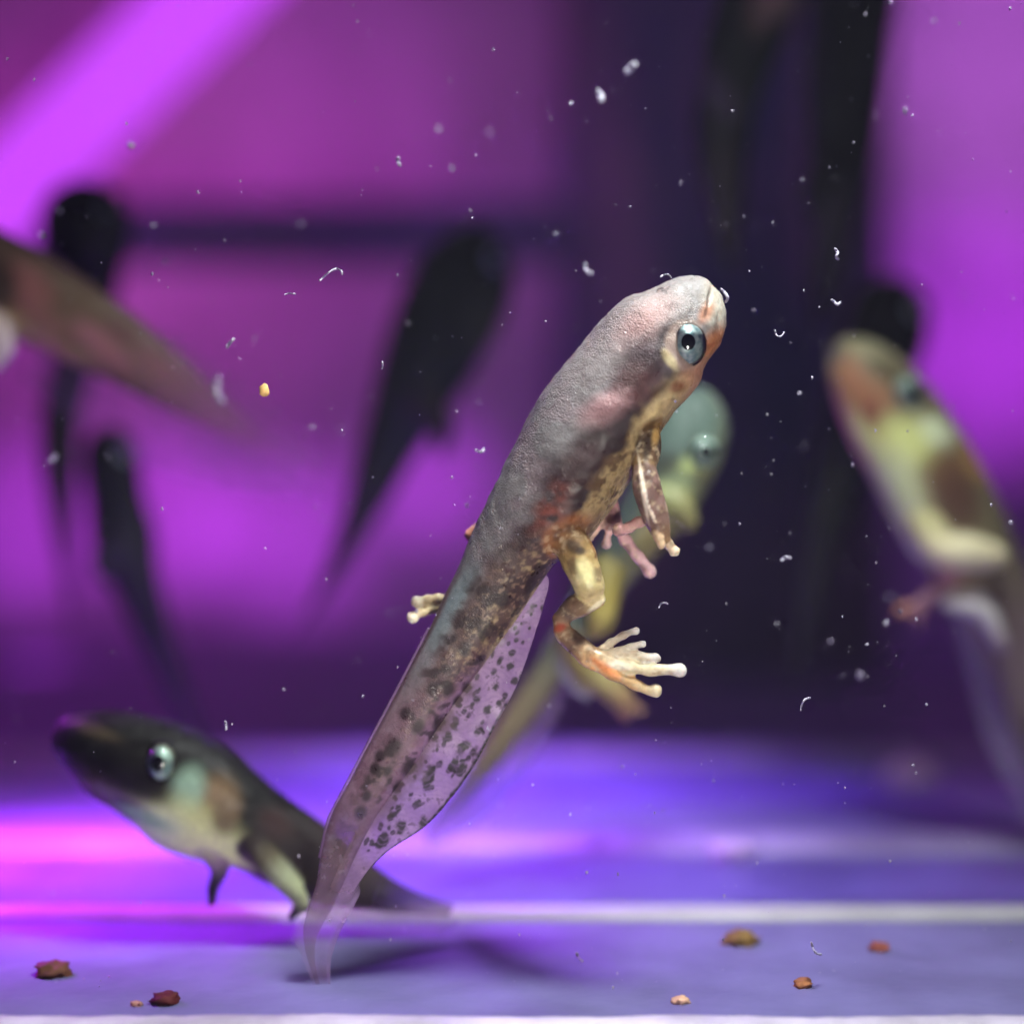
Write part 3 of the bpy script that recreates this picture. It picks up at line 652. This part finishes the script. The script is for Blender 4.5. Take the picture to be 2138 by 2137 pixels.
# olive froglet swimming up past the board's edge
froglet('olive froglet with orange throat, yellow-green belly and cream forearm, snout pointing up', 16.3,
 [(1750,706,1726,742,15),(1813,707,1732,792,55),(1890,752,1748,850,80),(1950,815,1775,920,95),(2000,885,1820,1000,105),(2050,970,1858,1080,108),(2095,1060,1905,1155,105),
  (2130,1150,1965,1215,95),(2165,1230,2010,1290,75),(2190,1310,2050,1370,55),(2210,1400,2085,1460,40),(2225,1500,2120,1550,25),(2235,1620,2165,1650,10)],
 limbs=[dict(pts=[(1930,1100,-85,32,(200,195,140)),(1965,1148,-105,32,(230,220,175)),(2020,1156,-118,34,(232,224,180)),(2075,1160,-118,30,(225,215,170))]),
        dict(pts=[(1985,1170,-60,26,(215,150,150)),(1975,1205,-66,22,(176,126,138)),(1935,1250,-70,17,(140,100,118)),(1900,1270,-70,13,(140,100,112)),(1880,1274,-70,15,(190,132,104))]),
        toe([(1930,1255,-70),(1920,1290,-72),(1915,1310,-72)], 11, 8, 8, (170,110,130), (150,100,130)),
        dict(pts=[(1985,1262,-75,18,(220,215,205)),(2030,1262,-86,24,(228,225,215)),(2062,1290,-86,22,(220,215,205)),(2092,1345,-80,18,(190,170,170))])],
 eyes=[dict(x=1893, y=822, yo=-66, r=36, sx=.95, dir=(.1, -.97, .1), ia=64, pa=30, pale=True), dict(x=1880, y=790, yo=70, r=36, dir=(.2, .9, .3), pale=True)],
 paint=soft_paint((120,112,84), (150,130,90), (205,208,140), (140,120,120), [(1800,722,70,22,10,(150,146,112)),(1772,800,40,62,-20,(158,108,80)),(1820,830,50,40,20,(146,100,72)),(1760,890,16,90,-22,(225,120,150)),(1810,985,14,80,-30,(225,130,160)),
   (1818,868,18,30,-20,(110,50,50)),(1900,925,66,46,30,(214,222,140)),(1960,905,44,26,45,(222,235,190)),(1880,1020,50,80,-25,(205,215,165)),(1915,1120,40,50,-30,(225,226,190)),(1985,985,56,64,30,(110,80,58)),(2000,1050,44,60,-20,(90,64,54)),(2040,960,26,50,-30,(170,135,80)),
   (1740,735,20,26,0,(90,88,80)),(1850,775,40,16,30,(80,72,50))], clear_from=.8, clear_to=.5),
 fins=[dict(inner=[(2020,1290),(2070,1400),(2110,1500),(2160,1640)], outer=[(1985,1270),(2020,1420),(2075,1590),(2160,1740)], paint=fin_soft((190,175,205), .5), t=5)], voxel=.045)

# grey-green froglet half hidden behind the spotted one
froglet('grey-green froglet with yellow lower eyelid, mostly hidden behind the spotted one', 14.9,
 sec_from_spine([(1468,808,16,16),(1462,835,50,45),(1448,880,78,75),(1425,940,84,90),(1398,1000,78,95),(1365,1060,72,92),(1325,1120,62,80),(1280,1185,50,60),(1235,1250,44,45),(1190,1325,38,35),
   (1140,1410,34,28),(1080,1500,32,22),(1015,1590,28,16),(950,1670,20,10),(885,1745,8,5)], side=-1),
 limbs=[dict(pts=[(1265,1200,-46,34,(118,108,61)),(1262,1250,-70,32,(129,115,57)),(1254,1296,-80,30,(147,133,72)),(1240,1318,-76,20,(136,122,72))]),
        dict(pts=[(1180,1330,-30,20,(86,68,50)),(1215,1390,-44,26,(115,100,61)),(1262,1425,-50,32,(140,129,82)),(1300,1462,-52,26,(136,108,79))]),
        toe([(1300,1460,-52),(1318,1478,-50),(1340,1484,-50)], 14, 9, 10, (136,108,79), (144,108,93)),
        toe([(1285,1462,-52),(1296,1490,-50),(1304,1504,-50)], 12, 9, 9, (136,100,86), (136,86,100)),
        dict(pts=[(1172,1330,-20,15,(129,122,136)),(1186,1395,-24,15,(136,133,147)),(1202,1432,-26,15,(147,147,154)),(1222,1446,-28,16,(162,162,165))]),
        dict(pts=[(1380,1040,-70,32,(136,144,100)),(1420,1060,-90,30,(122,122,79)),(1440,1090,-92,22,(115,108,72))])],
 eyes=[dict(x=1468, y=944, yo=-74, r=32, sx=1., dir=(.1, -.98, .0), ia=60, pa=32, pale=True)],
 paint=soft_paint((68,78,74), (80,86,74), (118,120,92), (112,98,72), [(1440,880,90,80,0,(84,102,94)),(1400,985,44,34,30,(52,54,46)),(1462,966,40,20,-15,(180,195,128)),(1418,1045,44,50,-30,(140,156,118)),(1440,1075,34,46,-30,(150,146,92)),(1365,1120,40,60,40,(132,122,80))],
   clear_from=.72, clear_to=.3),
 fins=[dict(inner=[(1215,1290),(1150,1410),(1080,1510),(1000,1620),(890,1742)], outer=[(1235,1330),(1190,1440),(1130,1560),(1030,1690),(895,1775)], paint=fin_soft((126,93,147), .5), t=5),], voxel=.045)

# reddish-brown froglet entering from behind the lamp side
froglet('reddish-brown froglet slanting downward, tail fading to clear lilac', 15.4,
 [(-330,360,-330,520,40),(-220,370,-260,640,95),(-90,430,-130,710,112),(0,477,-45,700,100),(97,528,35,712,84),(194,592,130,752,64),(291,664,228,798,45),(388,748,325,846,30),(453,812,400,882,20),(540,892,505,932,10),(625,962,605,982,4)],
 limbs=[dict(pts=[(-60,660,-70,34,(190,150,140)),(-20,690,-86,32,(200,180,170)),(10,720,-88,24,(215,200,200)),(-10,760,-84,18,(200,180,180))]),
        dict(pts=[(-180,640,-80,24,(150,110,100)),(-170,720,-90,22,(150,110,100)),(-140,770,-90,14,(160,120,110))])],
 eyes=[dict(x=-240, y=480, yo=-90, r=34, dir=(-.2, -.95, .1), pale=True)],
 paint=soft_paint((92,74,58), (122,86,76), (140,124,86), (104,80,80), [(60,600,40,60,-40,(132,84,80)),(-5,600,40,60,0,(44,34,30)),(30,680,40,26,30,(140,125,80)),(110,735,50,24,40,(150,112,90)),(215,720,70,24,42,(140,90,98)),(250,690,30,14,40,(90,56,60)),(330,770,60,20,42,(120,84,84))],
   clear_from=.5, clear_to=.04),
 fins=[dict(inner=[(60,720),(200,780),(330,845),(480,920),(620,978)], outer=[(40,790),(180,900),(340,985),(500,1030),(690,1040)], paint=fin_soft((120,80,150), .16), t=4),
       dict(inner=[(330,690),(420,780),(520,880),(620,970)], outer=[(370,700),(490,790),(600,880),(690,1000)], paint=fin_soft((120,85,130), .14), t=3)], voxel=.045)

BLK, BLK2 = (20,23,28), (36,36,44)
def dark(label, d, spine, side, col=BLK, tail=(40,28,42), limbs=(), spots=(), eyes=(), cf=.6, ct=.3, fins=()):
    froglet(label, d, sec_from_spine([(p[0], p[1], p[2]*1.2, p[3]*1.15) for p in spine], side), limbs, eyes, soft_paint(col, col, tuple(min(255, int(c*1.25)) for c in col), tail, spots, clear_from=cf, clear_to=ct), fins, voxel=.07, rings=70, seg=28)
dark('black silhouetted froglet whose head rises against the glowing tube', 20.5,
 [(180,372,20,20),(178,400,62,55),(178,455,84,80),(182,520,76,80),(190,590,52,60),(178,680,46,50),(150,770,40,40),(128,860,36,32),(124,960,34,25),(130,1080,26,18),(140,1200,16,10),(150,1330,5,4)], -1,
 limbs=[dict(pts=[(200,640,-50,26,BLK),(230,690,-60,22,BLK),(215,740,-60,14,BLK)])], eyes=[dict(x=222,y=450,yo=-58,r=26,dir=(.5,-.8,.1))], cf=.55, ct=.25)
dark('black froglet hanging under the reddish-brown one, long tail trailing', 19.5,
 [(222,888,14,14),(226,915,42,36),(232,960,52,50),(242,1040,50,52),(258,1120,58,52),(278,1195,46,44),(308,1280,36,34),(340,1365,29,26),(372,1445,23,20),(412,1525,16,12),(455,1610,6,5)], -1,
 limbs=[dict(pts=[(230,1120,-40,24,BLK),(205,1165,-46,20,BLK),(215,1205,-46,14,BLK)]), dict(pts=[(270,1000,-46,18,BLK),(285,1040,-50,14,BLK),(280,1075,-50,10,BLK)])],
 eyes=[dict(x=262,y=945,yo=-38,r=20,dir=(.5,-.8,.1))], cf=.75, ct=.8)
dark('dark green froglet with bent hind leg in front of purple wall', 20.0,
 [(1012,470,16,16),(1002,500,54,46),(980,560,84,72),(945,640,92,84),(905,725,86,86),(868,805,74,78),(836,875,60,62),(805,945,48,46),(775,1020,40,34),(742,1095,28,22),(700,1180,20,14),(655,1260,12,8),(600,1340,4,4)], -1, col=(24,32,32), tail=(46,30,46),
 limbs=[dict(pts=[(880,840,-50,40,(40,34,38)),(912,872,-62,34,(40,32,38)),(926,915,-64,24,(40,30,38)),(920,945,-62,14,(50,34,46))], n=20), dict(pts=[(990,650,-60,20,(60,70,56)),(1012,700,-70,17,(60,66,50)),(985,740,-70,12,(60,60,50))])],
 spots=[(1005,640,30,60,15,(62,70,54)),(985,560,60,60,0,(26,34,36))], eyes=[dict(x=1030,y=545,yo=-54,r=24,dir=(.5,-.8,.1))], cf=.7, ct=.35)
dark('black froglet behind the olive one, tail trailing along the column', 20.5,
 [(1880,578,16,16),(1872,610,58,48),(1856,670,74,68),(1832,750,72,72),(1802,840,62,66),(1772,930,54,54),(1742,1030,46,40),(1715,1130,38,30),(1695,1230,28,20),(1676,1340,18,12),(1655,1470,6,5)], -1, col=(22,26,30), tail=(36,28,44),
 limbs=[dict(pts=[(1780,900,-50,28,BLK),(1815,950,-60,24,BLK),(1800,1000,-60,16,BLK)])], eyes=[dict(x=1905,y=650,yo=-46,r=22,dir=(.5,-.8,.1))], cf=.8, ct=.7)
dark('dark slender froglet with beige head hanging in front of the indigo column', 18.5,
 [(1640,-150,16,16),(1630,-110,60,50),(1600,-40,76,70),(1566,50,70,72),(1532,140,62,64),(1512,240,54,52),(1508,330,46,40),(1514,420,34,28),(1520,500,24,16),(1528,600,7,5)], -1, col=(24,30,30), tail=(40,30,42),
 limbs=[dict(pts=[(1610,0,-60,30,(150,125,110)),(1590,30,-66,26,(120,100,88)),(1570,70,-66,18,(70,60,56))]), dict(pts=[(1520,230,-40,26,(60,52,66)),(1490,180,-48,22,(70,60,76)),(1475,140,-48,14,(70,60,76))])],
 spots=[(1625,-20,50,46,0,(150,128,112)),(1660,10,50,30,20,(96,92,74))], cf=.8, ct=.5)
dark('dark thick-bodied froglet hanging close to the column edge', 20.5,
 [(1800,-160,16,16),(1795,-120,60,50),(1785,-40,80,70),(1772,70,78,74),(1765,190,72,70),(1758,300,64,58),(1748,400,52,46),(1735,500,38,32),(1722,600,28,20),(1710,700,8,6)], 1, col=(26,30,32), tail=(44,36,50),
 limbs=[dict(pts=[(1740,330,-50,28,BLK),(1700,380,-60,24,BLK),(1690,440,-60,16,BLK)])], cf=.8, ct=.5)

# ------------------------------------------------------------------ crumbs on the floor
def lump(name, c, r, m, seed, sq=(1, 1, .7), sub=2):
    rr = np.random.RandomState(seed); bm = bmesh.new(); bmesh.ops.create_icosphere(bm, subdivisions=sub, radius=1)
    co = np.array([v.co[:] for v in bm.verts]); n = fbm(co+seed*3.1, 2.6 if sub > 2 else 1.7, seed)
    for v, q in zip(bm.verts, n): v.co = Vector([v.co[i]*r*sq[i]*((.25+1.5*q) if sub > 2 else (.55+.95*q)) for i in range(3)])
    me = bpy.data.meshes.new(name); bm.to_mesh(me); bm.free(); me.polygons.foreach_set('use_smooth', [True]*len(me.polygons))
    return link(name, me, m, None, c)
def floor_at(px, py): d = FPX*H/(py-CY); return P(px, py, d)
crumbs = [(112,2034,.15,(104,66,48),'brown-orange food crumb on the floor under the near-black froglet'),(346,2092,.12,(84,32,34),'dark red food crumb on the floor near the spotted tail tip'),
 (1548,1968,.16,(132,102,56),'mustard yellow food crumb on the grey-blue floor'),(1836,1982,.10,(150,84,70),'pinkish orange food crumb on the grey-blue floor'),(1676,2058,.08,(160,104,66),'small orange food crumb at the front of the floor'),
 (285,2098,.05,(190,140,120),'tiny tan food crumb beside the dark red one'),(1530,1790,.26,(205,175,225),'pale lilac waste lump between two floor ribs'),(1900,1630,.40,(210,170,200),'pinkish waste patch behind the rear floor rib'),(1420,2092,.07,(215,170,140),'pale tan crumb against the front seal')]
for i, (x, y, r, c, lab) in enumerate(crumbs):
    p = floor_at(x, y); r *= .74; o = lump('food_crumb', p+Vector((0, 0, r*.25)), r, plain('crumb', lin(*c), .7, .2, noise=.35, nscale=9), 40+i, (1.2, 1, .7), 3); tag(o, lab, 'crumb', 'crumbs on the tank floor')

# ------------------------------------------------------------------ floating bits
M_DIM = plain('dim_flake', lin(128, 118, 142), .6, .3)
M_BIT = plain('pale_fibre', lin(176, 170, 188), .5, .4)
M_BITY = plain('orange_flake', lin(235, 190, 120), .6, .3, noise=.3, nscale=20)
def fibre(pts, d, r, lab):
    c = P(*pts[len(pts)//2], d); C = catmull(np.array(pts, float), max(10, 4*len(pts)))
    rr = np.random.RandomState(int(pts[0][0])); X = [np.array(P(q[0], q[1], d+.05*math.sin(i*.5))-c) for i, q in enumerate(C)]
    R = [r*(.75+.5*rr.rand())*d/FPX for _ in X]; V, F = [], []; tube(V, F, X, R, 6)
    o = link('fibre', pymesh('fibre', V, F), M_BIT, None, c); tag(o, lab, 'fibre', 'fibres floating in the water')
SH = 'thin pale curved fibre floating in the water'
fibre([(668,586),(676,578),(690,566),(704,561),(713,566),(714,573)], 11.9, 2.2, 'long hooked pale fibre floating beside the dark green froglet')
fibre([(1219,549),(1225,545),(1232,541),(1222,550),(1221,560),(1228,568),(1236,571)][3:], 12.6, 4.5, SH)
fibre([(1618,690),(1622,700),(1630,702),(1637,694)], 11.9, 2.0, 'tiny U-shaped fibre floating off the snout of the spotted froglet')
fibre([(1672,1482),(1674,1470),(1680,1460),(1690,1456)], 11.9, 2.2, SH)
fibre([(1694,1966),(1698,1980),(1706,1990),(1714,1991)], 11.9, 2.4, SH)
fibre([(1736,626),(1742,630),(1748,636),(1754,632)], 11.9, 3.0, SH)
fibre([(1744,520),(1749,528),(1746,536),(1750,541)], 11.9, 3.0, SH)
fibre([(1506,604),(1514,612),(1519,622),(1515,630)], 11.7, 3.0, 'small fibre clinging to the tip of the pink snout')
fibre([(1379,578),(1388,573),(1397,574),(1402,580)], 11.8, 1.8, 'hair-thin fibre clinging to the crown of the grainy head')
fibre([(1376,1268),(1380,1260),(1388,1258),(1394,1260)], 11.8, 1.8, SH)
fibre([(474,724),(480,716),(487,708)], 12.2, 3.0, SH)
fibre([(594,615),(604,612),(616,614)], 11.8, 1.8, SH)
fibre([(797,770),(799,762),(798,755)], 11.8, 2.0, SH)
fibre([(993,938),(1000,943),(1008,942),(1010,936)], 12.3, 2.5, SH)
fibre([(455,790),(452,812),(458,830),(464,838)], 13.6, 6, SH)
fibre([(1248,190),(1254,200),(1255,212)], 12.8, 6, SH)
fibre([(1310,150),(1318,142),(1326,134)], 13.0, 6, SH)
fibre([(1632,1170),(1640,1163),(1650,1164)], 12.3, 3, SH)
fibre([(1204,1989),(1208,1998),(1216,2005)], 12.2, 3, SH)
fibre([(470,1505),(472,1515),(472,1522)], 12.0, 3, SH)
fibre([(832,330),(830,338),(836,346)], 12.3, 3, SH)
fibre([(115,950),(112,958),(104,962)], 13.2, 5, SH)
o = lump('food_flake', P(552, 815, 11.9), .042, M_BITY, 5, (1, .5, 1.2)); tag(o, 'pale orange food flake floating beside the reddish-brown tail', 'flake')
flakes = [(788,353,8,12.7),(943,352,8,12.9),(272,303,8,12.8),(1574,648,8,12.5),(1530,232,5,12.2),(1890,232,7,12.6),(1950,45,9,13),(1860,5,7,12.4),(1192,215,6,12.5),(1190,218,5,12.2),(915,270,9,13.2),(1316,432,4,12),(1286,428,4,12.2),
 (1780,970,6,12.3),(2110,1090,6,12),(1895,900,7,12.2),(1810,1345,7,12.1),(1796,1410,9,13),(1812,1412,5,12.2),(1735,1340,8,13),(1858,1797,6,12),(1880,1275,8,12.4),(1850,1300,7,12.8),(1410,838,4,11.6),(1840,1120,3,11.9),(1290,1824,5,11.9),(1225,1820,4,12),
 (1384,1690,5,12.6),(1300,1600,5,12.6),(1510,1960,3,11.9),(1280,2060,8,11.6),(765,1640,3,11.5),(320,470,6,13),(345,548,8,13.2),(86,490,8,13.2),(125,440,8,13.4),(600,400,3,11.9),(975,1055,5,12.6),(870,1275,5,12.2),(1000,840,7,13),(350,600,4,12),(318,572,4,12),(1675,375,6,12.6),(1490,1630,4,12.4),(1670,820,5,12.4),(1650,715,4,12.2)]
for i, (x, y, r, d) in enumerate(flakes):
    o = lump('flake', P(x, y, d), r*d/FPX*(.42+.17*(i % 3)), M_DIM if i % 2 else M_BIT, 100+i, (.7+.5*((i*7) % 5)/4, .6, .7+.7*((i*3) % 4)/3), 2); tag(o, 'pale round flake drifting in the water', 'flake', 'pale flakes drifting in the water')
# uncountable dust
rr = np.random.RandomState(11); V, F = [], []
tet = np.array([[1, 1, 1], [-1, -1, 1], [-1, 1, -1], [1, -1, -1]])*.6
for i in range(850):
    d = 11.35+rr.rand()**1.6*3.6; x = rr.rand()**.8*2138; y = rr.rand()*2100
    r = (1.25+2.6*rr.rand()**5)*d/FPX; c = np.array(P(x, y, d)); b0 = len(V)
    ax = rr.randn(3); ax /= np.linalg.norm(ax); R = np.array(Quaternion(Vector(ax), rr.rand()*6).to_matrix())
    for t in tet: V.append(c+R@t*r*np.array([1, 1, 1+rr.rand()]))
    F += [(b0, b0+1, b0+2), (b0, b0+3, b0+1), (b0, b0+2, b0+3), (b0+1, b0+3, b0+2)]
tag(link('suspended_dust', pymesh('suspended_dust', V, F, False), M_BIT), kind='stuff', label='fine pale dust specks hanging throughout the water', cat='dust')

# ------------------------------------------------------------------ faintly cloudy air and water
hz = box('haze', (-69, -14, -8), (69, WALL_Y-.1, 25), None, bevel=0)
m, nt, b, out = mat('haze'); nt.nodes.remove(b)
pv = nt.nodes.new('ShaderNodeVolumePrincipled'); pv.inputs['Density'].default_value = .0014; pv.inputs['Color'].default_value = (.82, .85, .95, 1)
nt.links.new(pv.outputs[0], out.inputs['Volume']); hz.data.materials.append(m); tag(hz, kind='stuff', label='faint cloudiness through water and air', cat='haze')
